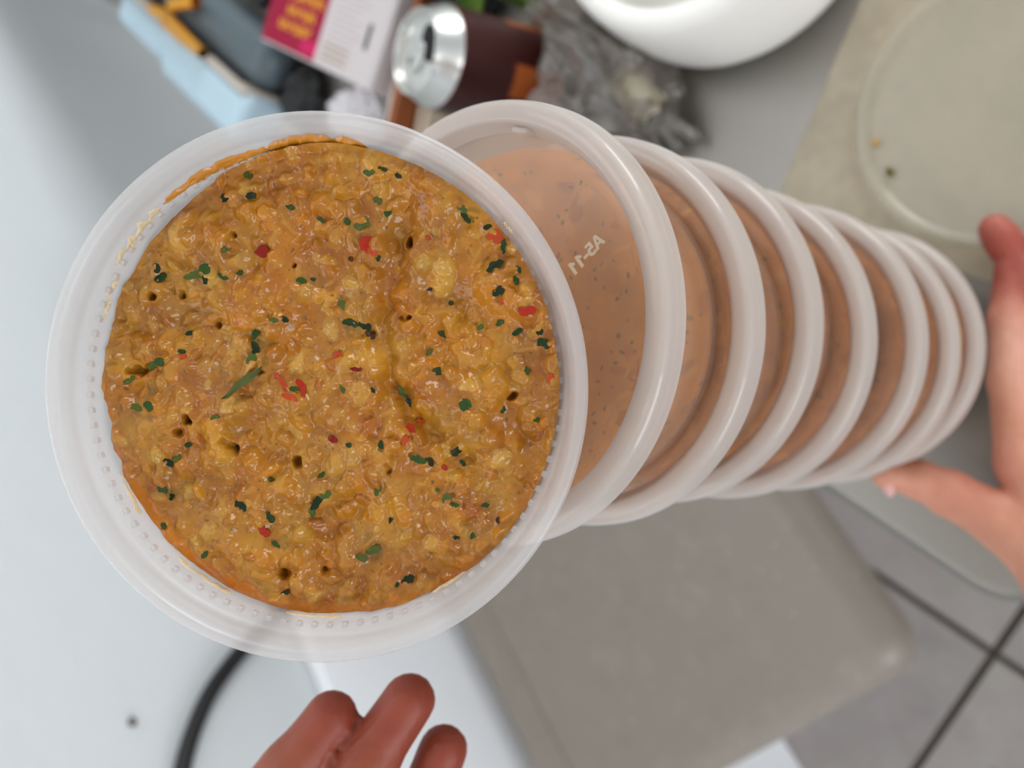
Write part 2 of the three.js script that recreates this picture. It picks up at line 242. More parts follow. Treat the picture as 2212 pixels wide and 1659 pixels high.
  { const t = new Float32Array(N * N); for (let pass = 0; pass < 3; pass++) { for (let j = 1; j < N - 1; j++) for (let i = 1; i < N - 1; i++) { const o = j * N + i; t[o] = (hgt[o] * 4 + hgt[o - 1] + hgt[o + 1] + hgt[o - N] + hgt[o + N]) / 8; } hgt.set(t); } for (let o = 0; o < N * N; o++) { const c = lump[o], m = 0.5, e = Math.max(0.4 - Math.abs(c - m), 0); hgt[o] += Math.max(c, m) + e * e / 1.6; } for (let pass = 0; pass < 2; pass++) { for (let j = 1; j < N - 1; j++) for (let i = 1; i < N - 1; i++) { const o = j * N + i; t[o] = (hgt[o] * 4 + hgt[o - 1] + hgt[o + 1] + hgt[o - N] + hgt[o + N]) / 8; } hgt.set(t); } }
  for (let n = 0; n < 1500; n++) {                                                   // spices
    const a = r() * 2 * Math.PI, q = 51 * Math.sqrt(r()), s = 0.1 + 0.26 * r() * r(), c = [[110, 50, 20], [70, 80, 34], [150, 52, 22], [60, 40, 22]][Math.floor(r() * 4)];
    stamp(q * Math.cos(a), q * Math.sin(a), s, s * (0.6 + 0.4 * r()), r() * 3, 0.04, c, 0.75, 0.3);
  }
  for (let n = 0; n < 260; n++) {                                                    // small herb crumbs under the sauce
    const a = r() * 2 * Math.PI, q = 50 * Math.sqrt(r()), s = 0.25 + 0.7 * r() * r();
    stamp(q * Math.cos(a), q * Math.sin(a), s, s * (0.4 + 0.5 * r()), r() * 3, 0.06, [58, 78, 36], 0.35 + 0.5 * r(), 0.35);
  }
  for (const [x, y, w] of [[300, 830, 60], [345, 600, 24], [560, 750, 60], [590, 740, 26], [770, 700, 40], [370, 1000, 36], [350, 1065, 30], [540, 1100, 40], [600, 1180, 34], [800, 1190, 40], [870, 850, 34], [960, 720, 26], [520, 600, 20], [430, 590, 34], [640, 780, 16], [520, 560, 14], [1080, 570, 28], [1020, 470, 26], [760, 500, 26], [620, 650, 18]]) { const [cx, cz] = inTub(x, y, 10), s = w / 10.2; stamp(cx, cz, s, s * 0.55, r() * 3, 0.05, [104, 96, 48], 0.5, 0.5); }   // greenish sauce round the herbs
  for (let j = 0; j < N; j++) for (let i = 0; i < N; i++) {
    const x = (i + 0.5) * cell - SPAN / 2, z = (j + 0.5) * cell - SPAN / 2, o = j * N + i, q = Math.hypot(x, z), ang = Math.atan2(z, x);
    hgt[o] += 0.15 * fbm2(x / 0.9, z / 0.9, 61, 2) - 0.8;
    const oil = clamp((q - (48.6 + 1.4 * fbm2(x / 3, z / 3, 71, 2) - (ang > 1.9 && ang < 2.7 ? 1 : 0))) / 1.3) * clamp(1 - Math.abs(ang - 2.0) / 1.45);
    for (let c = 0; c < 3; c++) col[o * 3 + c] = mix(col[o * 3 + c], [222, 128, 4][c], clamp(oil) * 0.85);
    hgt[o] = mix(hgt[o], -0.4, clamp(oil) * 0.6);
  }
}
const sampleH = (x, z) => { const u = clamp((x + SPAN / 2) / cell - 0.5, 0, N - 1.001), v = clamp((z + SPAN / 2) / cell - 0.5, 0, N - 1.001), i = Math.floor(u), j = Math.floor(v), a = u - i, b = v - j; return mix(mix(hgt[j * N + i], hgt[j * N + i + 1], a), mix(hgt[(j + 1) * N + i], hgt[(j + 1) * N + i + 1], a), b); };
const dipY = (x, z) => TUB - 9.8 - 0.055 * z + 0.03 * x + 0.0007 * Math.max(0, x) ** 2 + sampleH(x, z) * 1.3;
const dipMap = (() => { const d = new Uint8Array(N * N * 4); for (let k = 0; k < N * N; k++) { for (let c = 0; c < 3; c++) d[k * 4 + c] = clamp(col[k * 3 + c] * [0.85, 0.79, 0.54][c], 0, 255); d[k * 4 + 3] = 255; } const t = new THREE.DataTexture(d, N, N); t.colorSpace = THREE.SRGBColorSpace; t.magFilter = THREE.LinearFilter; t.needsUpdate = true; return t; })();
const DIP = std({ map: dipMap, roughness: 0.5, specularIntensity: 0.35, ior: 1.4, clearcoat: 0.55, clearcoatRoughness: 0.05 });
const dip = thing('dip', 'thick lumpy orange dip with herbs and red pepper in the open top tub', 'dip', 'orange dips in the tubs'); dip.applyMatrix4(FRAME1);
{
  const G = 430, pos = [], uv = [], idx = [];
  const edge = (a) => { const y = TUB - 9.8 - 0.055 * Math.sin(a) * 50 + 1.5 * Math.cos(a) + 1.7 * Math.max(0, Math.cos(a)) ** 2, wall = 46 + (y - 2.8) / (TUB - 12.2) * 6; let e = Math.min(wall, 53) - 0.12 - 0.5 * Math.max(0, fbm2(a * 9 + 40, 2, 91, 3)); const dg = (c, w) => Math.exp(-Math.pow((((a - c + 9.42478) % 6.28319) - 3.14159) / w, 2)); e -= 1.6 * dg(2.98, 0.09) + 1.7 * dg(-2.28, 0.2) + 0.8 * dg(-2.75, 0.25) - 0.5 * dg(-1.5, 0.25) + 0.9 * dg(2.8, 0.05); return e; };
  for (let i = 0; i <= G; i++) for (let k = 0; k <= G; k++) {                          // a square net laid onto the disc
    const u = i / G * 2 - 1, v = k / G * 2 - 1, big = Math.abs(u) > Math.abs(v), t = Math.max(Math.abs(u), Math.abs(v)), a = t === 0 ? 0 : big ? (Math.PI / 4) * (v / u) + (u < 0 ? Math.PI : 0) : Math.PI / 2 - (Math.PI / 4) * (u / v) + (v < 0 ? Math.PI : 0), an = Math.atan2(Math.sin(a), Math.cos(a));
    const q = edge(an < 0 ? an + 2 * Math.PI : an) * t, x = q * Math.cos(an), z = q * Math.sin(an);
    let y = dipY(x, z); if (t > 0.97) y = mix(y, TUB - 10.4 - 0.055 * z + 0.03 * x + 0.0007 * Math.max(0, x) ** 2 + 0.3 * sampleH(x, z) + 4.5 * Math.exp(-Math.pow((an + 1.62) / 0.22, 2)), 0.5 * (t - 0.97) / 0.03);
    pos.push(x * MM, y * MM, z * MM); uv.push(x / SPAN + 0.5, z / SPAN + 0.5);
  }
  for (let i = 0; i < G; i++) for (let k = 0; k < G; k++) { const a = i * (G + 1) + k, b = a + 1, c = a + G + 1, d = c + 1; idx.push(a, b, c, b, d, c); }
  const g = new THREE.BufferGeometry(); g.setAttribute('position', new THREE.Float32BufferAttribute(pos, 3)); g.setAttribute('uv', new THREE.Float32BufferAttribute(uv, 2)); g.setIndex(idx); g.computeVertexNormals();
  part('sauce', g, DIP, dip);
  const under = lathe([[0, 2.4], [44.6, 2.4], [45.6, 3.4], [49.2, TUB - 20], [49.2, TUB - 17], [0, TUB - 15]], 96);
  part('underside', under, std({ color: 0xc08a48, roughness: 0.5 }), dip);
}
// herbs and pepper pieces lying in the sauce
function flake(len, wid, curl, seed, jag) {
  const nu = 10, nv = 5, pos = [], idx = [];
  for (let side = 0; side < 2; side++) for (let i = 0; i <= nu; i++) for (let j = 0; j <= nv; j++) {
    const u = i / nu * 2 - 1, w = j / nv * 2 - 1, half = wid / 2 * Math.pow(Math.max(0, 1 - u * u), 0.5) * (1 + jag * noise2(u * 4 + seed, w > 0 ? 3 : 8, seed)) + 0.03;
    pos.push(u * len / 2 * MM, (curl * (u * u + 0.5 * noise2(u * 1.7, seed * 1.3, 5)) + 0.35 * w * w * curl + (side ? -0.12 : 0.12)) * MM, (w * half + curl * 0.8 * noise2(u * 1.4 + 9, seed, 6)) * MM);
  }
  const row = nv + 1, off = (nu + 1) * row;
  for (let i = 0; i < nu; i++) for (let j = 0; j < nv; j++) { const a = i * row + j, b = a + 1, c = a + row, d = c + 1; idx.push(a, b, c, b, d, c, a + off, c + off, b + off, b + off, c + off, d + off); }
  const ring = []; for (let i = 0; i <= nu; i++) ring.push(i * row); for (let j = 1; j <= nv; j++) ring.push(nu * row + j); for (let i = nu - 1; i >= 0; i--) ring.push(i * row + nv); for (let j = nv - 1; j > 0; j--) ring.push(j);
  ring.forEach((a, k) => { const b = ring[(k + 1) % ring.length]; idx.push(a, b, a + off, b, b + off, a + off); });
  const g = new THREE.BufferGeometry(); g.setAttribute('position', new THREE.Float32BufferAttribute(pos, 3)); g.setIndex(idx); g.computeVertexNormals(); return g;
}
{
  const wet = { roughness: 0.42, specularIntensity: 0.4 };
  const herb = [0x1f3210, 0x2a4216, 0x16260d, 0x45521e].map((c) => std({ color: c, ...wet })), red = [0x9a2410, 0x78140a, 0xa83c18].map((c) => std({ color: c, ...wet })), brown = std({ color: 0x3c2413, ...wet });
  const r = rng(88), shapes = Array.from({ length: 14 }, (_, k) => flake(1, 1, 0.12, k * 3.7 + 1, 0.45));
  const shapeFor = (len, wid, k) => flake(len, wid, 0.1 * len, k * 2.3 + 1, 0.38);
  const lay = (name, px, py, lenPx, widPx, deg, mat, sink = 0) => {
    let [x, z] = inTub(px, py, 9.5); const far = Math.hypot(x, z); if (far > 50.6) { x *= 50.6 / far; z *= 50.6 / far; } const m = part(name, shapeFor(lenPx / 10, widPx / 9.4, px * 0.013 + py * 0.007), mat, dip);
    m.position.set(x * MM, (dipY(x, z) + 0.12 - sink) * MM, z * MM); m.rotation.set((r() - 0.5) * 0.5, -deg * Math.PI / 180, (r() - 0.5) * 0.4); return m;
  };
  for (const [x, y, l, w, d] of [[432, 594, 62, 16, -14], [455, 583, 26, 22, 30], [452, 606, 22, 9, 70], [490, 600, 30, 9, 20], [518, 590, 26, 8, -60], [340, 580, 24, 14, 70], [345, 600, 30, 16, -30], [498, 540, 28, 11, -45], [538, 380, 24, 17, 20], [548, 425, 26, 13, -10], [489, 430, 20, 14, 60], [632, 450, 22, 10, 15], [655, 606, 24, 10, 5], [680, 604, 12, 6, 0], [788, 488, 36, 22, -40], [757, 482, 16, 11, 70], [823, 438, 20, 15, 20], [845, 462, 24, 13, -60], [700, 478, 18, 8, 30], [808, 382, 26, 12, 0], [838, 376, 22, 8, 20], [1004, 458, 24, 13, 40], [1012, 475, 32, 11, 50], [1065, 490, 20, 9, -10], [1072, 577, 44, 16, -25], [1100, 530, 34, 9, -80], [1118, 610, 22, 11, 70], [1080, 632, 30, 14, -35], [1120, 718, 26, 10, -20], [1082, 698, 20, 11, -30], [1040, 707, 18, 9, -30], [1178, 742, 34, 20, 30], [1168, 718, 16, 12, 0], [1137, 800, 22, 15, 50], [960, 722, 26, 10, 30], [975, 655, 12, 8, 0], [743, 660, 26, 13, 55], [760, 700, 40, 14, 10], [790, 705, 30, 17, 30], [560, 715, 46, 14, -70], [555, 752, 34, 16, 80], [550, 775, 28, 17, -50], [620, 690, 20, 10, 20], [600, 692, 22, 8, 15], [322, 790, 30, 15, -20], [345, 782, 26, 17, 40], [290, 880, 30, 15, 20], [320, 878, 26, 16, 30], [270, 822, 30, 10, -40], [742, 838, 24, 9, 70], [808, 845, 18, 9, 75], [868, 845, 30, 15, 60], [885, 870, 30, 9, 60], [948, 800, 22, 15, 45], [1010, 872, 28, 22, -40], [1088, 885, 16, 8, -50], [1160, 905, 14, 10, -30], [905, 992, 38, 15, 12], [928, 998, 24, 14, 40], [830, 958, 22, 16, -20], [985, 975, 26, 14, -20], [968, 1075, 26, 20, -30], [985, 1088, 20, 8, 15], [1048, 1092, 20, 8, -10], [945, 1058, 10, 7, 60], [680, 1085, 46, 17, -60], [668, 1105, 34, 14, 80], [700, 1070, 28, 13, -20], [815, 1060, 26, 13, -55], [520, 1092, 34, 24, 25], [580, 1120, 28, 15, 60], [360, 1002, 28, 15, 15], [378, 990, 22, 13, -55], [345, 1060, 26, 14, 20], [358, 1075, 26, 10, 70], [440, 1200, 22, 10, -55], [405, 960, 24, 10, -40], [800, 1195, 40, 16, -25], [775, 1210, 30, 12, 20], [878, 1256, 34, 16, -20], [855, 1266, 12, 7, -40], [338, 1142, 16, 12, 60], [612, 1285, 26, 9, -10], [840, 1125, 20, 8, -70], [1020, 1158, 16, 9, -80], [985, 1162, 14, 8, -30], [690, 1030, 22, 9, -50], [755, 960, 14, 9, 0], [590, 1180, 22, 8, 30], [468, 900, 24, 8, -20], [585, 1040, 22, 10, 40], [1000, 1000, 18, 8, 60], [1150, 570, 18, 8, 60], [640, 840, 22, 9, 0], [930, 760, 20, 8, -35], [870, 370 + 20, 16, 8, 20], [820, 560, 14, 10, 60], [410, 720, 24, 9, -25], [390, 760, 18, 8, -10]]) lay('herb_flake', x, y, l, w, d, herb[Math.floor(r() * 4)]);
  lay('herb_stem', 532, 822, 118, 13, -38, std({ color: 0x4a5224, ...wet }), -0.3);
  for (const [x, y, l, w, d, k] of [[574, 545, 30, 26, 80, 1], [800, 532, 40, 30, 60, 0], [812, 548, 24, 16, 20, 2], [1143, 675, 40, 17, 0, 0], [612, 825, 52, 12, 52, 2], [655, 838, 44, 14, 60, 0], [635, 858, 40, 12, 12, 2], [885, 928, 36, 22, -50, 0], [878, 950, 26, 13, -60, 2], [905, 912, 22, 14, 20, 2], [565, 1152, 30, 18, 40, 0], [1203, 815, 22, 17, 30, 2], [1090, 655, 18, 10, -40, 2], [735, 770, 24, 18, 30, 2], [770, 795, 30, 14, 10, 1], [395, 770, 16, 9, -50, 2], [930, 518, 12, 7, 30, 2], [1105, 490, 34, 26, 45, 2], [960, 1010, 14, 9, 40, 0], [720, 950, 22, 14, 20, 1]]) lay('pepper_piece', x, y, l, w, d, red[k]);
  for (const [x, y, l, w, d] of [[886, 528, 30, 12, -80], [1108, 856, 16, 14, 20], [800, 725, 24, 12, 30], [500, 966, 26, 14, 60], [640, 574, 14, 10, -40], [1078, 1122, 14, 12, 0], [760, 560, 10, 9, 0], [930, 625, 12, 8, 10]]) lay('dark_fleck', x, y, l, w, d, brown);
}
{ // dip smeared up the inside of the open tub
  const smear = (a0, a1, d0, d1, seed, mat, thick = 0.35) => {
    const na = 70, nd = 12, pos = [], idx = [];
    for (let i = 0; i <= na; i++) for (let j = 0; j <= nd; j++) {
      const u = i / na, a = mix(a0, a1, u), env = Math.sqrt(Math.max(0, 1 - Math.pow(2 * u - 1, 4))), top = mix(d0, (d0 + d1) / 2, 1 - env) + 1.1 * fbm2(u * 9, seed, 7, 3), bot = mix(d1, (d0 + d1) / 2, 1 - env) + 1.1 * fbm2(u * 8, seed + 4, 9, 3);
      const t = j / nd, d = mix(top, bot, t), wall = d < 7.6 ? 53 + (7.6 - d) * 0.4 : 52 - (d - 9.4) * 0.18 + (d < 9.4 ? (9.4 - d) * 0.55 : 0), lift = thick * Math.sqrt(Math.max(0, 1 - Math.pow(2 * t - 1, 2))) * env * (1 + 0.7 * fbm2(u * 20, t * 3 + seed, 3, 2)) - 0.02;
      const q = wall - lift; pos.push(q * Math.cos(a) * MM, (TUB - d) * MM, q * Math.sin(a) * MM);
    }
    for (let i = 0; i < na; i++) for (let j = 0; j < nd; j++) { const a = i * (nd + 1) + j, b = a + 1, c = a + nd + 1, d = c + 1; idx.push(a, c, b, b, c, d); }
    const g = new THREE.BufferGeometry(); g.setAttribute('position', new THREE.Float32BufferAttribute(pos, 3)); g.setIndex(idx); g.computeVertexNormals(); return part('smear', g, mat, dip);
  };
  const orange = std({ color: 0xb8761c, roughness: 0.35, clearcoat: 0.4 }), pale = std({ color: 0xe6d3ae, roughness: 0.45, transmission: 0.35, thickness: 0 });
  smear(-2.28, -1.75, 6.3, 8.6, 3, orange, 0.5); smear(-1.78, -1.36, 5, 10.4, 8, orange, 0.8); smear(-2.62, -2.3, 6.6, 8.4, 5, pale); smear(-2.85, -2.66, 8.6, 9.8, 15, pale);
  smear(-1.2, -0.95, 9, 10.6, 21, pale); smear(2.0, 2.3, 11, 12.6, 31, pale, 0.2); smear(1.5, 1.75, 11, 12.4, 41, pale, 0.2); smear(2.55, 2.75, 11, 12.4, 43, pale, 0.2); smear(-0.72, -0.66, 5, 6.2, 51, pale); smear(0.85, 1.1, 11, 13, 61, pale, 0.3);
}

// ---------------------------------------------------------------- the stack of lidded tubs
const PITCH = 44.7, TALLTUB = PITCH + 4, lidAt = TALLTUB - 2.4;
const stackTop = fromEye(-6.8 * MM, -16 * MM, 247.1 * MM);
const SHIFTS = [[-1.5, 0], [-2.6, 0.1], [-4.2, 2.4], [-3, -0.2], [1, -0.7], [1, -1.6], [0.2, 0.8]];       // (towards the viewer, to the right), mm
const WHICH = ['second from the top, right under the tilted open tub', 'third tub from the top of the stack', 'fourth tub from the top of the stack', 'fifth tub from the top of the stack', 'third tub from the bottom of the stack', 'second from the bottom, just above the held tub', 'bottom one of the stack, held by the hand'];
const body7 = lathe(roundTo(tubProfile(TALLTUB), 0.25), 128), lid7 = lathe(roundTo(lidRing, 0.28), 160), panel7 = lathe([[0, -1.6], [51.2, -1.6], [51.2, -2.2], [0, -2.2]], 128);
const font = await new FontLoader().loadAsync('fonts/droid/droid_sans_bold.typeface.json');
function stackDip(k) {                                                             // dip seen through a tub wall
  const w = 512, h = 128, r = rng(300 + k), t = canvas(w, h, (g) => {
    g.fillStyle = ['#cd8838', '#b06a1c', '#b87026', '#b46a1e', '#ac661e', '#a86214', '#b87008'][k]; g.fillRect(0, 0, w, h);
    for (let i = 0; i < 260; i++) { g.fillStyle = `rgba(${['226,164,76', '150,86,24', '222,140,20', '196,128,60'][Math.floor(r() * 4)]},${0.15 + 0.4 * r()})`; g.beginPath(); g.ellipse(r() * w, r() * h, 3 + 12 * r(), 2 + 6 * r(), r() * 3, 0, 7); g.fill(); }
    for (let i = 0; i < 190; i++) { g.fillStyle = `rgba(${r() < 0.75 ? '52,62,26' : '140,44,18'},${0.35 + 0.5 * r()})`; g.beginPath(); g.ellipse(r() * w, r() * h, 0.8 + 3 * r() * r(), 0.8 + 4 * r() * r(), r() * 3, 0, 7); g.fill(); }
  }); t.wrapS = THREE.RepeatWrapping; t.repeat.set(2, 1);
  const prof = [[0, 1.2], [42, 1.3], [45, 2.4], [45.8, 4]]; for (let i = 1; i <= 8; i++) prof.push([45.8 + i / 8 * (TALLTUB - 20) * 0.132, 4 + i / 8 * (TALLTUB - 20)]); prof.push([48, TALLTUB - 12], [45.5, TALLTUB - 9.8], ...Array.from({ length: 16 }, (_, i) => [43 - i * 2.7, TALLTUB - 8.8 + 0.06 * i]), [0, TALLTUB - 7.8]);
  const g = lathe(prof, 140), p = g.attributes.position;
  for (let i = 0; i < p.count; i++) { const x = p.getX(i), y = p.getY(i), z = p.getZ(i), q = Math.hypot(x, z), a = Math.atan2(z, x); if (y > 3 * MM && q > 0.04) { const f = 1 - 0.012 * (0.5 + 0.5 * noise3(Math.cos(a) * 9 + k * 5, y * 260, Math.sin(a) * 9, 17)); p.setX(i, x * f); p.setZ(i, z * f); } if (y > (TALLTUB - 13) * MM) p.setY(i, y + 0.0018 * noise3(x * 160 + k, 3, z * 160, 8)); }
  { const q = g.attributes.uv; t.wrapT = THREE.RepeatWrapping; for (let i = 0; i < p.count; i++) if (p.getY(i) > (TALLTUB - 10.6) * MM) q.setXY(i, p.getX(i) / 0.3, p.getZ(i) / 0.036); }
  g.computeVertexNormals();
  return [g, std({ map: t, roughness: 0.5 })];
}
for (let k = 0; k < 7; k++) {
  const o = thing('food_tub', `lidded plastic tub of dip, ${WHICH[k]}`, 'tub', 'round plastic food tubs');
  o.position.copy(stackTop).add(V(SHIFTS[k][1] * MM, (-k * PITCH - lidAt) * MM, SHIFTS[k][0] * MM)); o.rotation.y = -Math.PI / 2;
  part('tub_body', body7, TUBWALL, o);
  const lid = part('lid', lid7, LIDPLASTIC, o); lid.position.y = lidAt * MM;
  part('lid_panel', panel7, LIDPANEL, lid);
  if (k === 0) {
    const inv = () => { o.updateMatrixWorld(); return o.matrixWorld.clone().invert(); };
    const yPanel = o.position.y + (lidAt - 1.6) * MM, c = onHeight(1268, 548, yPanel).applyMatrix4(inv()), g = new TextGeometry('A5-11', { font, size: 3.4 * MM, depth: 0.16 * MM, curveSegments: 5, bevelEnabled: true, bevelSize: 0.08 * MM, bevelThickness: 0.08 * MM, bevelSegments: 1 });
    g.center(); g.rotateX(-Math.PI / 2); const t = part('embossed_mark', g, std({ color: 0xf2e2c8, roughness: 0.35, transmission: 0.35, thickness: 0 }), lid); t.scale.x = -1; t.position.set(c.x, -1.48 * MM, c.z); t.rotation.y = 0.68; t.userData.label = 'faint embossed letters A5-11 in mirror writing';
    const q = onHeight(1146, 262, yPanel).applyMatrix4(inv()), a = Math.atan2(q.z, q.x), tab = part('lid_tab', box(1.6 * MM, 4 * MM, 5 * MM, 0, 0, 0, 0.5 * MM), LIDPLASTIC, lid); tab.position.set(51.2 * MM * Math.cos(a), 0.2 * MM, 51.2 * MM * Math.sin(a)); tab.rotation.y = -a;
  }
  const [g, m] = stackDip(k), d = single('dip', g, m, `orange dip inside the lidded tub ${['second from the top', 'third from the top', 'fourth from the top', 'fifth from the top', 'third from the bottom', 'second from the bottom', 'at the bottom of the stack'][k]}`, 'dip', 'orange dips in the tubs'); d.position.copy(o.position); d.rotation.copy(o.rotation);
}

// ---------------------------------------------------------------- hands
const smin = (a, b, k) => { const h = Math.max(k - Math.abs(a - b), 0) / k; return Math.min(a, b) - h * h * k * 0.25; };
function cone(p, a, b, ra, rb) { const ba = [b[0] - a[0], b[1] - a[1], b[2] - a[2]], pa = [p[0] - a[0], p[1] - a[1], p[2] - a[2]], t = clamp((pa[0] * ba[0] + pa[1] * ba[1] + pa[2] * ba[2]) / (ba[0] ** 2 + ba[1] ** 2 + ba[2] ** 2)); return Math.hypot(pa[0] - ba[0] * t, pa[1] - ba[1] * t, pa[2] - ba[2] * t) - mix(ra, rb, t); }
// chains: lists of [x, y, z, r] in camera axes, mm; the palm is a chain list too. Everything is joined into one skin.
function handGeometry(palm, fingers, cellSize, tint, creases = []) {
  const all = [...palm, ...fingers].flat(), lo = [0, 1, 2].map((k) => Math.min(...all.map((q) => q[k] - q[3])) - 6), hi = [0, 1, 2].map((k) => Math.max(...all.map((q) => q[k] + q[3])) + 6);
  const size = Math.max(...lo.map((v, k) => hi[k] - v)), mid = lo.map((v, k) => (v + hi[k]) / 2), res = Math.ceil(size / cellSize) + 4;
  const mc = new MarchingCubes(res, new THREE.MeshStandardMaterial(), false, false, 400000); mc.isolation = 0;
  const half = size / 2 * res / (res - 4);
  const dist = (p) => {
    let d = 1e9; for (const c of palm) for (let i = 0; i + 1 < c.length; i++) d = smin(d, cone(p, c[i], c[i + 1], c[i][3], c[i + 1][3]), 14);
    let f = 1e9; for (const c of fingers) { let e = 1e9; for (let i = 0; i + 1 < c.length; i++) { e = smin(e, cone(p, c[i], c[i + 1], c[i][3], c[i + 1][3]), 4); } f = smin(f, e, 0.4); }
    let q = smin(d, f, 9);
    for (const [x, y, z, r, depth] of creases) { const w = Math.hypot(p[0] - x, p[1] - y, p[2] - z); q += depth * Math.exp(-w * w / (r * r)); }
    return q + 0.12 * noise3(p[0] / 5, p[1] / 5, p[2] / 5, 4);
  };
  for (let z = 0; z < res; z++) for (let y = 0; y < res; y++) for (let x = 0; x < res; x++) mc.field[x + y * res + z * res * res] = -dist([mid[0] + (x - res / 2) / (res / 2) * half, mid[1] + (y - res / 2) / (res / 2) * half, mid[2] + (z - res / 2) / (res / 2) * half]);
  mc.update();
  const n = mc.count ?? mc.geometry.drawRange.count, pos = mc.positionArray.slice(0, n * 3), out = new Float32Array(n * 3), colr = new Float32Array(n * 3);
  for (let i = 0; i < n; i++) {
    const p = [mid[0] + pos[3 * i] * half, mid[1] + pos[3 * i + 1] * half, mid[2] + pos[3 * i + 2] * half], w = fromEye(p[0] * MM, p[1] * MM, p[2] * MM); out.set([w.x, w.y, w.z], 3 * i);
    const c = new THREE.Color().setRGB(...tint(p).map((v) => clamp(v / 255)), THREE.SRGBColorSpace); colr.set([c.r, c.g, c.b], 3 * i);
  }
  let g = new THREE.BufferGeometry(); g.setAttribute('position', new THREE.BufferAttribute(out, 3)); g.setAttribute('color', new THREE.BufferAttribute(colr, 3)); g = mergeVertices(g, 1e-6); g.computeVertexNormals();
  // all faces outward
  const P = g.attributes.position, Nn = g.attributes.normal, test = V(), e = 0.0015; let s = 0;
  for (let i = 0; i < P.count; i += 97) { test.fromBufferAttribute(P, i).addScaledVector(V(Nn.getX(i), Nn.getY(i), Nn.getZ(i)), e).sub(camera.position); const cam = [C * test.z - S * test.y, -test.x, -C * test.y - S * test.z].map((v) => v / MM); s += Math.sign(dist(cam)); }
  if (s < 0) { const ix = g.index.array; for (let i = 0; i < ix.length; i += 3) [ix[i], ix[i + 1]] = [ix[i + 1], ix[i]]; g.computeVertexNormals(); }
  return g;
}
const SKIN = std({ vertexColors: true, roughness: 0.5, sheen: 0.2, sheenColor: new THREE.Color(0.9, 0.6, 0.5), sheenRoughness: 0.5, specularIntensity: 0.8 });
const NAIL = std({ color: 0xe0a9a0, roughness: 0.3, clearcoat: 0.4 });
const near = (p, c, r) => Math.exp(-((p[0] - c[0]) ** 2 + (p[1] - c[1]) ** 2 + (p[2] - c[2]) ** 2) / (r * r));
const pxmm = (px, py, depth, r) => [(px - CX) / F * depth, (py - CY) / F * depth, depth, r];
{ // the hand that carries the stack: index finger across the front of the base, thumb up its side
  const h = thing('hand', 'hand holding up the stack of tubs by its bottom tub', 'hand');
  const fingers = [
    [pxmm(2238, 1060, 452, 13), pxmm(2204, 1000, 455, 11.5), pxmm(2184, 820, 457, 10.4), pxmm(2178, 690, 458, 9), pxmm(2184, 575, 461, 7.6)],
    [pxmm(2290, 1040, 446, 12), pxmm(2268, 800, 452, 9.6), pxmm(2230, 620, 456, 8.6), pxmm(2168, 522, 464, 8.4), pxmm(2150, 496, 465, 8)],
    [pxmm(2350, 1050, 440, 12), pxmm(2340, 800, 443, 9.2), pxmm(2310, 640, 446, 8.4), pxmm(2262, 560, 450, 7.4)],
    [pxmm(2410, 1080, 432, 11), pxmm(2400, 860, 434, 8.6), pxmm(2370, 720, 437, 7.6), pxmm(2330, 660, 440, 6.8)],
    [pxmm(2290, 1240, 440, 15), pxmm(2160, 1124, 457, 13.5), pxmm(2050, 1066, 463, 11.2), pxmm(1985, 1036, 465, 9.4), pxmm(1915, 1024, 465, 7.6)],
  ];
  const palm = [[pxmm(2250, 1060, 450, 13), pxmm(2330, 1300, 428, 20)], [pxmm(2320, 1060, 442, 13), pxmm(2370, 1320, 425, 20)], [pxmm(2390, 1090, 434, 12), pxmm(2430, 1320, 420, 18)], [pxmm(2380, 1320, 422, 22), pxmm(2500, 1560, 402, 24), pxmm(2640, 1800, 380, 28)]];
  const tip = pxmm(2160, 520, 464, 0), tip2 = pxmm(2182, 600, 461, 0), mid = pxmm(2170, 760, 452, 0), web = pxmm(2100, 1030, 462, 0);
  const tint = (p) => { const redr = clamp(0.9 * near(p, tip, 22) + 0.75 * near(p, tip2, 20) + 0.35 * near(p, web, 20)), m = 6 * noise3(p[0] / 6, p[1] / 6, p[2] / 6, 3) + 4 * noise3(p[0] / 2, p[1] / 2, p[2] / 2, 5); const pale = 0.5 * near(p, mid, 20); return [mix(mix(204, 156, redr), 226, pale) + m, mix(mix(142, 74, redr), 178, pale) + m, mix(mix(116, 60, redr), 162, pale) + m]; };  // the pale patch paints a highlight onto the index finger
  const knuckle = pxmm(2172, 925, 448, 0), wr = [[0, -1.4], [0, 0.6], [1, 2.4]].map(([dx, dy]) => [knuckle[0] + dx, knuckle[1] + dy, knuckle[2], 1.2, 0.5]);
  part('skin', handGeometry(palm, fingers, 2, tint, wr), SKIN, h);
  const nail = part('nail', new THREE.SphereGeometry(1, 24, 16), NAIL, h); nail.scale.set(0.0042, 0.0058, 0.0016); nail.position.copy(fromEye(...[pxmm(2192, 572, 457, 0)].map((q) => [q[0] * MM, q[1] * MM, (q[2] - 1.2) * MM])[0])); nail.quaternion.copy(camera.quaternion);
  const nail2 = part('nail', new THREE.SphereGeometry(1, 24, 16), NAIL, h); nail2.scale.set(0.003, 0.0066, 0.0042); nail2.position.copy(at(1918, 1046, 0.463)); nail2.quaternion.copy(camera.quaternion); nail2.rotateZ(0.2);
}
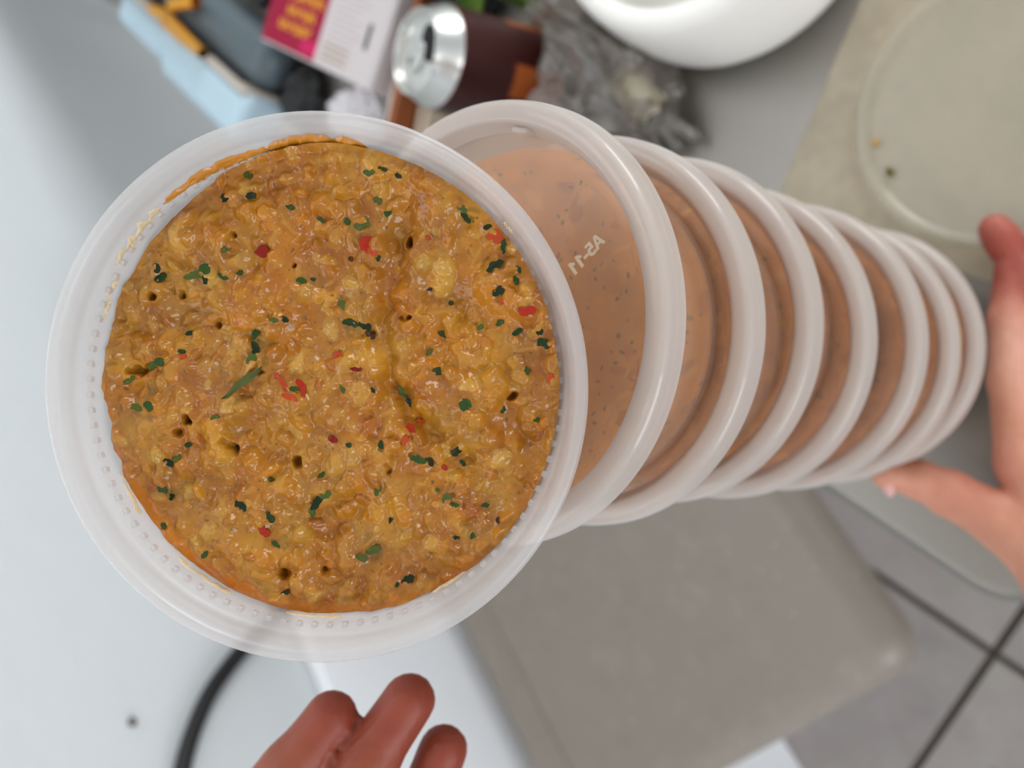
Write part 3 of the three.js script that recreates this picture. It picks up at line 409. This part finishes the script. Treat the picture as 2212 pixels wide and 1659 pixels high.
{ // a second hand reaching in at the lower edge
  const h = thing('hand', 'hand reaching in below the open tub, three fingers showing, backlit shade in its skin tint', 'hand'), D = 262;
  const f = (tip, dir, lens, rs, bend) => { const out = [[...tip, rs[0]]]; let [x, y, z] = tip; lens.forEach((l, i) => { const a = dir + bend[i]; x += Math.cos(a) * l * 0.96; y += Math.sin(a) * l * 0.96; z += l * 0.28 * (i === 0 ? -0.2 : 1) * 0.6; out.push([x, y, z, rs[i + 1]]); }); return out; };
  const t = (px, py, z) => [(px - CX) / F * z, (py - CY) / F * z, z];
  const fingers = [
    f(t(716, 1548, D), 2.36, [20, 26, 40], [7.3, 8, 8.6, 9.2], [-0.14, 0, 0.04]),
    f(t(884, 1512, D), 2.33, [22, 28, 42], [7.4, 8.2, 8.8, 9.6], [-0.16, 0, 0]),
    f(t(958, 1618, D + 6), 2.2, [20, 26, 40], [7, 7.7, 8.3, 9], [-0.25, 0.08, 0.1]),
    f(t(1010, 1790, D + 12), 2.1, [17, 20, 30], [6.4, 7.2, 8, 8.8], [-0.1, 0.2, 0.3]),
    f(t(520, 1860, D - 10), 2.0, [24, 30, 30], [8.4, 9.6, 11, 13], [0.3, 0.1, -0.2]),
  ];
  const base = fingers.slice(0, 4).map((c) => c[c.length - 1]), wrist = [base[1][0] - 52, base[1][1] + 62, base[1][2] + 8];
  const palm = [...base.map((b) => [[b[0], b[1], b[2], 11.5], [wrist[0], wrist[1], wrist[2], 22]]), [fingers[4][3], [wrist[0], wrist[1], wrist[2], 22]], [[wrist[0], wrist[1], wrist[2], 25], [wrist[0] - 60, wrist[1] + 80, wrist[2] + 10, 32]]].map((c) => c.map((q) => [...q]));
  const tips = fingers.map((c) => c[0]), tint = (p) => { const rd = clamp(tips.reduce((s, q) => s + near(p, q, 16), 0)), m = 6 * noise3(p[0] / 5, p[1] / 5, p[2] / 5, 3); return [mix(150, 142, rd) + m, mix(80, 62, rd) + m, mix(52, 42, rd) + m]; };  // whole skin tint darkened to paint in the backlit shade
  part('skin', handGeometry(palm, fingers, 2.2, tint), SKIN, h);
}

// ---------------------------------------------------------------- things crowded on the worktop
const alongEdge = V(0.485, 0, -0.875);
{ // paper sheet with a clear round lid lying on it
  const px = (x, y) => onHeight(x, y, TOP), a = px(1862, 0), b = px(1694, 402), dir = a.clone().sub(b).normalize(), side = V(0, 1, 0).cross(dir).normalize();
  if (side.z < 0) side.negate();
  const g = new THREE.BufferGeometry(), pos = [], idx = [], uv = [], nu = 60, nv = 60, L = 0.62, Wd = 0.34, y0 = 0.0008;
  const start = b.clone().addScaledVector(dir, -0.012);
  for (let s = 0; s < 2; s++) for (let i = 0; i <= nu; i++) for (let j = 0; j <= nv; j++) { const p = start.clone().addScaledVector(dir, i / nu * L).addScaledVector(side, j / nv * Wd); pos.push(p.x, TOP + y0 + (s ? 0 : 0.0007) + 0.0004 * (1 + noise2(i / 5, j / 5, 3)), p.z); uv.push(i / nu * L, j / nv * Wd); }
  const row = nv + 1, off = (nu + 1) * row;
  for (let i = 0; i < nu; i++) for (let j = 0; j < nv; j++) { const q = i * row + j; idx.push(q, q + 1, q + row, q + 1, q + row + 1, q + row, q + off, q + row + off, q + 1 + off, q + 1 + off, q + row + off, q + row + 1 + off); }
  const ring = []; for (let i = 0; i <= nu; i++) ring.push(i * row); for (let j = 1; j <= nv; j++) ring.push(nu * row + j); for (let i = nu - 1; i >= 0; i--) ring.push(i * row + nv); for (let j = nv - 1; j > 0; j--) ring.push(j);
  ring.forEach((q, k) => { const e = ring[(k + 1) % ring.length]; idx.push(q, e, q + off, e, e + off, q + off); });
  g.setAttribute('position', new THREE.Float32BufferAttribute(pos, 3)); g.setAttribute('uv', new THREE.Float32BufferAttribute(uv, 2)); g.setIndex(idx); g.computeVertexNormals();
  const fib = grain(256, (x, y) => 0.86 + 0.07 * (tileNoise(x, y, 9, 6) - 0.5) + 0.06 * (tileNoise(x, y, 40, 2) - 0.5), true); fib.repeat.set(4, 4);
  single('paper_sheet', g, std({ color: 0xc3b69e, map: fib, roughness: 0.8 }), 'cream paper sheet on the worktop right of the stack', 'paper');
  const c = onHeight(2160, 235, TOP), lid = single('round_lid', lathe([[0, 0], [64, 0], [66, 0.6], [68, 3.6], [70.5, 4.4], [72.6, 4], [73.4, 1], [74, 0.8], [74, 2.6], [73, 5], [70.4, 5.6], [67, 4.8], [64.6, 1.4], [0, 1]], 96), std({ color: 0xf6f4ec, roughness: 0.35, transmission: 0.9, thickness: 0, clearcoat: 0.3 }), 'clear round plastic lid lying on the cream paper sheet', 'lid'); lid.position.set(c.x, TOP + 0.0028, c.z);
  const crumb = (x, y, s, colr, label) => { const q = onHeight(x, y, TOP + 0.006), m = single('crumb', new THREE.IcosahedronGeometry(s, 1), std({ color: colr, roughness: 0.7 }), label, 'crumb'); m.scale.set(1.5, 0.6, 1); m.position.copy(q); m.rotation.y = 0.4; };
  crumb(1921, 371, 0.0022, 0x5a5220, 'dark green crumb on the edge of the clear round lid'); crumb(1890, 308, 0.0018, 0xb08a4a, 'small tan crumb on the clear round lid, above the green one');
}
{ // white bowl
  const o = thing('bowl', 'rounded white bowl on the worktop between the bag and the paper sheet', 'bowl'); o.position.set(0.285, TOP, -0.258);
  part('bowl_body', lathe(roundTo([[0, 0], [70, 0], [80, 3], [91, 16], [93.5, 34], [92.5, 58], [90, 78], [87, 87], [82, 90.5], [77, 89], [74.5, 84], [74, 76], [79, 50], [78, 28], [66, 12], [0, 8]], 0.3), 96), std({ color: 0xf1efe9, roughness: 0.35, clearcoat: 0.3 }), o);
}
{ // can
  const o = thing('drink_can', 'opened drink can with a brown label and bare silver top', 'can'), top = fromEye(-0.0592, -0.211, 0.59), LEAN = 0.24; o.position.set(top.x, TOP + 0.0325 * Math.sin(LEAN) + 0.0004, top.z + 0.122 * Math.sin(LEAN)); o.rotation.order = 'XYZ'; o.rotation.x = -LEAN;
  const art = canvas(512, 256, (g, w, h) => {
    g.fillStyle = '#7c2a1a'; g.fillRect(0, 0, w, h); g.fillStyle = '#3a100c'; g.fillRect(0, 40, w, 46); g.fillStyle = '#a8642c'; g.fillRect(0, 14, w, 10); g.fillRect(150, 20, 60, 30);
    for (const x of [40, 168, 296, 424]) { g.fillStyle = '#a8551f'; g.fillRect(x, 60, 54, 18); g.fillStyle = '#d9b48c'; g.fillRect(x + 8, 96, 36, 6); g.fillRect(x + 8, 110, 26, 6); g.fillStyle = '#3a100c'; g.fillRect(x + 66, 40, 40, 150); }
  });
  const silver = std({ color: 0xd6d6d2, metalness: 0.9, roughness: 0.28 });
  part('can_body', lathe([[0, 3], [22, 3], [25, 0], [28, 1], [33, 8], [33.1, 104], [32.6, 106]], 72), std({ map: art, metalness: 0.35, roughness: 0.4 }), o);
  part('shoulder', lathe(roundTo([[33, 104], [32.6, 107], [27.2, 119], [27.2, 121], [26.8, 122], [25.8, 122], [25.4, 120], [24.4, 116.4], [23.4, 116.2], [22.4, 117.6], [0, 118]], 0.25), 72), silver, o);
  const mouth = part('opening', new THREE.CylinderGeometry(1, 1, 0.0006, 40), std({ color: 0x080808, roughness: 0.8 }), o); mouth.scale.set(0.0125, 1, 0.0085); mouth.position.set(-0.001, 0.1181, 0.0125);
  const tab = part('pull_tab', (() => { const s = new THREE.Shape(); s.absellipse(0, 0, 0.0085, 0.0125, 0, 6.283); const hole = new THREE.Path(); hole.absellipse(0, 0.0055, 0.0045, 0.0042, 0, 6.283); s.holes.push(hole); const g = new THREE.ExtrudeGeometry(s, { depth: 0.0008, bevelEnabled: true, bevelSize: 0.0007, bevelThickness: 0.0005, bevelSegments: 2 }); g.rotateX(-Math.PI / 2); return g; })(), silver, o); tab.position.set(-0.001, 0.1188, -0.0045);
  part('rivet', lathe([[0, 120.4], [3, 120.2], [3.4, 119.4], [3.6, 118]], 24), silver, o);
  o.rotation.y = 0.25;
}
function crumple(seed, sx, sy, sz, ridge, along) {                                    // a crushed film bag; ALONG: a heading that the folds run in
  const g0 = new THREE.SphereGeometry(1, 130, 96), p = g0.attributes.position, ca = Math.cos(along ?? 0), sa = Math.sin(along ?? 0), st = along === undefined ? 1 : 0.32;
  for (let i = 0; i < p.count; i++) {
    const x = p.getX(i), y = p.getY(i), z = p.getZ(i), u = (x * ca + z * sa) * st, w = -x * sa + z * ca, f = (s, k) => 1 - Math.abs(noise3(u * s + seed, y * s, w * s + k, seed));
    const d = 1 + ridge * (0.55 * (Math.pow(f(1.9, 1), 3) - 0.4) + 0.32 * (Math.pow(f(4.2, 5), 3) - 0.4) + 0.16 * (Math.pow(f(9, 9), 2) - 0.4));
    p.setXYZ(i, x * d * sx, Math.max(y * d, -0.55) * sy, z * d * sz);
  }
  g0.computeVertexNormals(); return g0;
}
{ // clear bag, knotted, its tail spread on the worktop
  const film = std({ color: 0xd2ccc4, roughness: 0.13, transmission: 0.8, thickness: 0, ior: 1.6, specularIntensity: 1, side: THREE.DoubleSide });
  const o = thing('plastic_bag', 'crumpled clear plastic bag tied in a knot between the can and the bowl', 'bag');
  const q = onHeight(1292, 214, TOP + 0.03); o.position.set(q.x, TOP, q.z);
  const g = crumple(4, 0.044, 0.046, 0.042, 0.62, 2.2); g.translate(0, 0.0262, 0); part('bag_body', g, film, o);
  const g2 = crumple(9, 0.034, 0.034, 0.03, 0.7, 2.2); g2.translate(0.046, 0.02, -0.02); part('bag_fold', g2, film, o);
  const kn = onHeight(1405, 232, TOP + 0.03).sub(o.position), start = V(0.005, 0.035, 0.03), neck = new THREE.TubeGeometry(new THREE.CatmullRomCurve3([start, start.clone().lerp(kn, 0.5).add(V(0, 0.012, 0)), kn]), 30, 0.011, 18), np = neck.attributes.position;
  for (let i = 0; i < np.count; i++) { const n = noise3(np.getX(i) * 160, np.getY(i) * 160, np.getZ(i) * 160, 31) * 0.004; np.setXYZ(i, np.getX(i) + n, np.getY(i) + n, np.getZ(i) - n); } neck.computeVertexNormals(); part('bag_neck', neck, std({ color: 0xc8bfa8, roughness: 0.35, transmission: 0.3, thickness: 0, side: THREE.DoubleSide }), o);
  for (const [x, y, w] of [[1360, 325, 4], [1395, 332, 4], [1430, 336, 3.5], [1468, 318, 4], [1506, 296, 4.5]]) { const e = onHeight(x, y, TOP + 0.008).sub(o.position), m = kn.clone().lerp(e, 0.55).add(V(0, 0.006, 0)), t = new THREE.TubeGeometry(new THREE.CatmullRomCurve3([kn, m, e]), 24, w * MM, 12), tp = t.attributes.position; for (let i = 0; i < tp.count; i++) tp.setY(i, Math.max(tp.getY(i) * 0.8 + 0.003, 0.001) + 0.003 * noise3(tp.getX(i) * 200, 1, tp.getZ(i) * 200, 12)); t.computeVertexNormals(); part('bag_tail', t, film, o); }
}
{ // printed carton: magenta and white top, standing on the worktop
  const y = TOP + 0.05, P = [[562, 84], [798, 198]].map(([px, py]) => onHeight(px, py, y)), e = P[1].clone().sub(P[0]), w = e.length(), up = V(-e.z, 0, e.x).normalize(); if (up.x < 0) up.negate();
  const art = canvas(512, 512, (g) => {
    g.fillStyle = '#960a34'; g.fillRect(0, 0, 262, 512); g.fillStyle = '#c8c0c0'; g.fillRect(262, 0, 250, 512); g.fillStyle = '#c21a58'; g.fillRect(190, 440, 72, 50);
    g.fillStyle = '#d89a14'; const rows = [[70, 404, 150], [92, 346, 120], [36, 288, 200]];
    for (const [x, yy, L] of rows) for (let k = 0; k * 19 < L; k++) { g.fillRect(x + k * 19, yy + (k % 3) * 3, 11, 34 - (k % 4) * 4); g.fillRect(x + k * 19, yy + (k % 2 ? 0 : 26), 18, 8); }
    g.fillStyle = '#b9aeae'; for (let k = 0; k < 11; k++) g.fillRect(290, 180 + k * 22, 90 + (k * 37) % 60, 7); g.fillStyle = '#a08d78'; for (let k = 0; k < 3; k++) g.fillRect(285, 420 + k * 24, 110, 10); g.fillStyle = '#3c3c40'; g.fillRect(440, 300, 16, 90);
  });
  const o = thing('carton', 'magenta and white printed carton with yellow lettering beside the blue case', 'carton'), L = 0.115; o.position.copy(P[0].clone().add(P[1]).multiplyScalar(0.5).addScaledVector(up, L / 2)); o.position.y = TOP;
  const zx = P[1].clone().sub(P[0]).normalize(), m4 = new THREE.Matrix4().makeBasis(zx, V(0, 1, 0), zx.clone().cross(V(0, 1, 0))); o.quaternion.setFromRotationMatrix(m4);
  part('carton_body', box(w, 0.05, L, 0, 0.0252, 0, 0.002), std({ color: 0xcfc8c8, roughness: 0.5 }), o);
  const f = new THREE.PlaneGeometry(w - 0.004, L - 0.004); f.rotateX(-Math.PI / 2); f.translate(0, 0.0505, 0); if (zx.clone().cross(V(0, 1, 0)).dot(up) > 0) f.rotateY(0);
  const face = part('printed_face', new THREE.ExtrudeGeometry(new THREE.Shape([new THREE.Vector2(-w / 2 + 0.002, -L / 2 + 0.002), new THREE.Vector2(w / 2 - 0.002, -L / 2 + 0.002), new THREE.Vector2(w / 2 - 0.002, L / 2 - 0.002), new THREE.Vector2(-w / 2 + 0.002, L / 2 - 0.002)]), { depth: 0.0006, bevelEnabled: false }), std({ map: art, roughness: 0.55, specularIntensity: 0.5 }), o);
  const uvp = face.geometry.attributes.position, uva = new Float32Array(uvp.count * 2); for (let i = 0; i < uvp.count; i++) { uva[2 * i] = uvp.getX(i) / w + 0.5; uva[2 * i + 1] = uvp.getY(i) / L + 0.5; } face.geometry.setAttribute('uv', new THREE.BufferAttribute(uva, 2)); face.geometry.rotateX(-Math.PI / 2); face.position.y = 0.0502;
}
{ // brown board, pale strips and sticks beside the can
  const strip = (name, ax, ay, bx, by, y, wid, tall, mat, label, category) => { const a = onHeight(ax, ay, y), b = onHeight(bx, by, y), d = b.clone().sub(a), L = d.length(), m = single(name, box(L, tall, wid, 0, 0, 0, Math.min(tall, wid) * 0.2), mat, label, category); m.position.copy(a.add(b).multiplyScalar(0.5)); m.position.y = y - tall / 2; m.rotation.y = -Math.atan2(d.z, d.x); return m; };
  strip('brown_board', 912, -60, 834, 300, TOP + 0.045, 0.008, 0.0448, std({ color: 0x8a4a20, roughness: 0.6 }), 'brown cardboard divider standing on edge between the carton and the can', 'cardboard');
  const wood = std({ color: 0xbfae9a, roughness: 0.65 });
  strip('wooden_stick', 858, 130, 836, 300, TOP + 0.03, 0.012, 0.0298, std({ color: 0xd2c6ba, roughness: 0.6 }), 'broad pale wooden stick along the brown cardboard divider', 'stick');
  for (const [a, b, c, d, l] of [[893, 215, 878, 300, 'thin wooden stick below the can, nearest the broad pale stick'], [908, 228, 893, 310, 'thin wooden stick below the can, middle of the three'], [924, 236, 909, 310, 'thin wooden stick below the can, farthest from the broad pale stick']]) strip('wooden_stick', a, b, c, d, TOP + 0.026, 0.0052, 0.0258, wood, l, 'stick').userData.group = 'thin wooden sticks';
  const tq = onHeight(782, 246, TOP + 0.02), tissue = single('tissue', crumple(17, 0.022, 0.026, 0.036, 0.35), std({ color: 0xd6d3d6, roughness: 0.8 }), 'crumpled white tissue below the white half of the carton', 'tissue'); tissue.position.set(tq.x, TOP + 0.0145, tq.z);
}
{ // black bags and green herbs behind
  const black = std({ color: 0x0c0b0c, roughness: 0.42 });
  const put = (px, py, h, s, seed, label) => { const q = onHeight(px, py, TOP + h * 0.5), m = single('black_bag', crumple(seed, s[0], s[1], s[2], 0.4), black, label, 'bag'); m.position.set(q.x, TOP + 0.55 * s[1] + 0.0005, q.z); };
  put(590, -66, 0.02, [0.032, 0.022, 0.036], 23, 'crumpled black bag between the blue case and the carton');
  put(652, 205, 0.02, [0.024, 0.014, 0.026], 29, 'small black bag under the near end of the carton');
  put(1010, -58, 0.05, [0.03, 0.042, 0.028], 37, 'black bag behind the drink can');
  const o = thing('green_herbs', 'small bunch of green leaves behind the drink can', 'herbs'), q = onHeight(1010, -14, TOP + 0.085); o.position.copy(q);
  const leafM = [0x5f7d22, 0x4a6a1c].map((c) => std({ color: c, roughness: 0.5 })), r = rng(3);
  for (let i = 0; i < 9; i++) { const l = part('leaf', flake(34 + 14 * r(), 10 + 5 * r(), 4, i * 2 + 1, 0.25), leafM[i % 2], o); l.position.set((r() - 0.5) * 0.02 + 0.012, 0.004 * r(), (r() - 0.5) * 0.022); l.rotation.set((r() - 0.5) * 0.8, (r() - 0.5) * 1.4, (r() - 0.5) * 0.8); }
  const st = part('stem', new THREE.CylinderGeometry(0.004, 0.005, 0.08, 12), leafM[1], o); st.position.set(0.012, -0.042, 0);
}
{ // pale blue case with gold clasps, lying along the edge of the worktop
  const o = thing('blue_case', 'small pale blue case with gold clasps at the edge of the worktop', 'case'), topY = 0.052;
  const a = onHeight(462, 276, TOP + topY), b = onHeight(228, 45, TOP + topY), dir = b.clone().sub(a); dir.y = 0; const L = dir.length() + 0.03; dir.normalize();
  const side = V(-dir.z, 0, dir.x); if (side.z < 0) side.negate();                     // towards the viewer and the right
  o.quaternion.setFromRotationMatrix(new THREE.Matrix4().makeBasis(dir, V(0, 1, 0), dir.clone().cross(V(0, 1, 0)))); o.position.set(a.x, TOP, a.z).addScaledVector(dir, -0.03);
  const flip = dir.clone().cross(V(0, 1, 0)).dot(side) > 0 ? 1 : -1;
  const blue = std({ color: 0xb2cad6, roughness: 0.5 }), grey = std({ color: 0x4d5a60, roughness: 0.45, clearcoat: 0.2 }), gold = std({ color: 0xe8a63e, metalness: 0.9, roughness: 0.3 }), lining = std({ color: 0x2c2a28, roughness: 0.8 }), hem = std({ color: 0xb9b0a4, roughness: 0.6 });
  const section = (x0, x1, z0, z1, h, r, mat, name, y0 = 0) => part(name, box(x1 - x0, h, z1 - z0, (x0 + x1) / 2, y0 + h / 2 + 0.0004, flip * (z0 + z1) / 2, r), mat, o);
  section(0, L * 0.56, 0, 0.048, topY, 0.012, blue, 'pouch');
  section(L * 0.56, L, 0.004, 0.042, topY - 0.006, 0.014, blue, 'pouch');
  section(0.004, L * 0.98, 0.05, 0.1, topY * 0.9, 0.022, grey, 'pouch');  // dark grey paints in the shadowed side of the case
  section(L * 0.1, L * 0.9, 0.046, 0.054, topY - 0.008, 0.003, lining, 'lining');
  section(L * 0.62, L * 0.97, 0.04, 0.05, topY + 0.001, 0.004, hem, 'binding');
  section(L * 0.02, L * 0.3, 0.044, 0.05, topY + 0.001, 0.0028, hem, 'binding');
  const bar = (p, q, r) => part('clasp', new THREE.TubeGeometry(new THREE.CatmullRomCurve3([p, p.clone().lerp(q, 0.5).add(V(0, 0.0015, 0)), q].map((v) => V(v.x, v.y + 0.002, flip * v.z))), 16, r * 1.6, 10), gold, o);
  bar(V(L * 0.56, topY + 0.004, 0.056), V(L * 0.26, topY + 0.006, 0.052), 0.0034); bar(V(L * 0.56, topY + 0.004, 0.047), V(L * 0.28, topY + 0.005, 0.05), 0.0026); bar(V(L * 0.53, topY + 0.006, 0.068), V(L * 0.42, topY + 0.002, 0.085), 0.0042); bar(V(L * 0.8, topY + 0.005, 0.07), V(L * 0.68, topY + 0.003, 0.094), 0.0042); bar(V(L * 0.84, topY + 0.006, 0.06), V(L * 0.72, topY + 0.006, 0.066), 0.005); bar(V(L * 0.66, topY + 0.003, 0.05), V(L * 0.54, topY + 0.004, 0.056), 0.004);
  const slid = part('slider', box(0.018, 0.006, 0.01, L * 0.6, topY + 0.003, flip * 0.05, 0.002), std({ color: 0xd8d6d2, metalness: 0.8, roughness: 0.25 }), o); slid.rotation.y = 0;
}
shade(scene);
renderer.render(scene, camera);
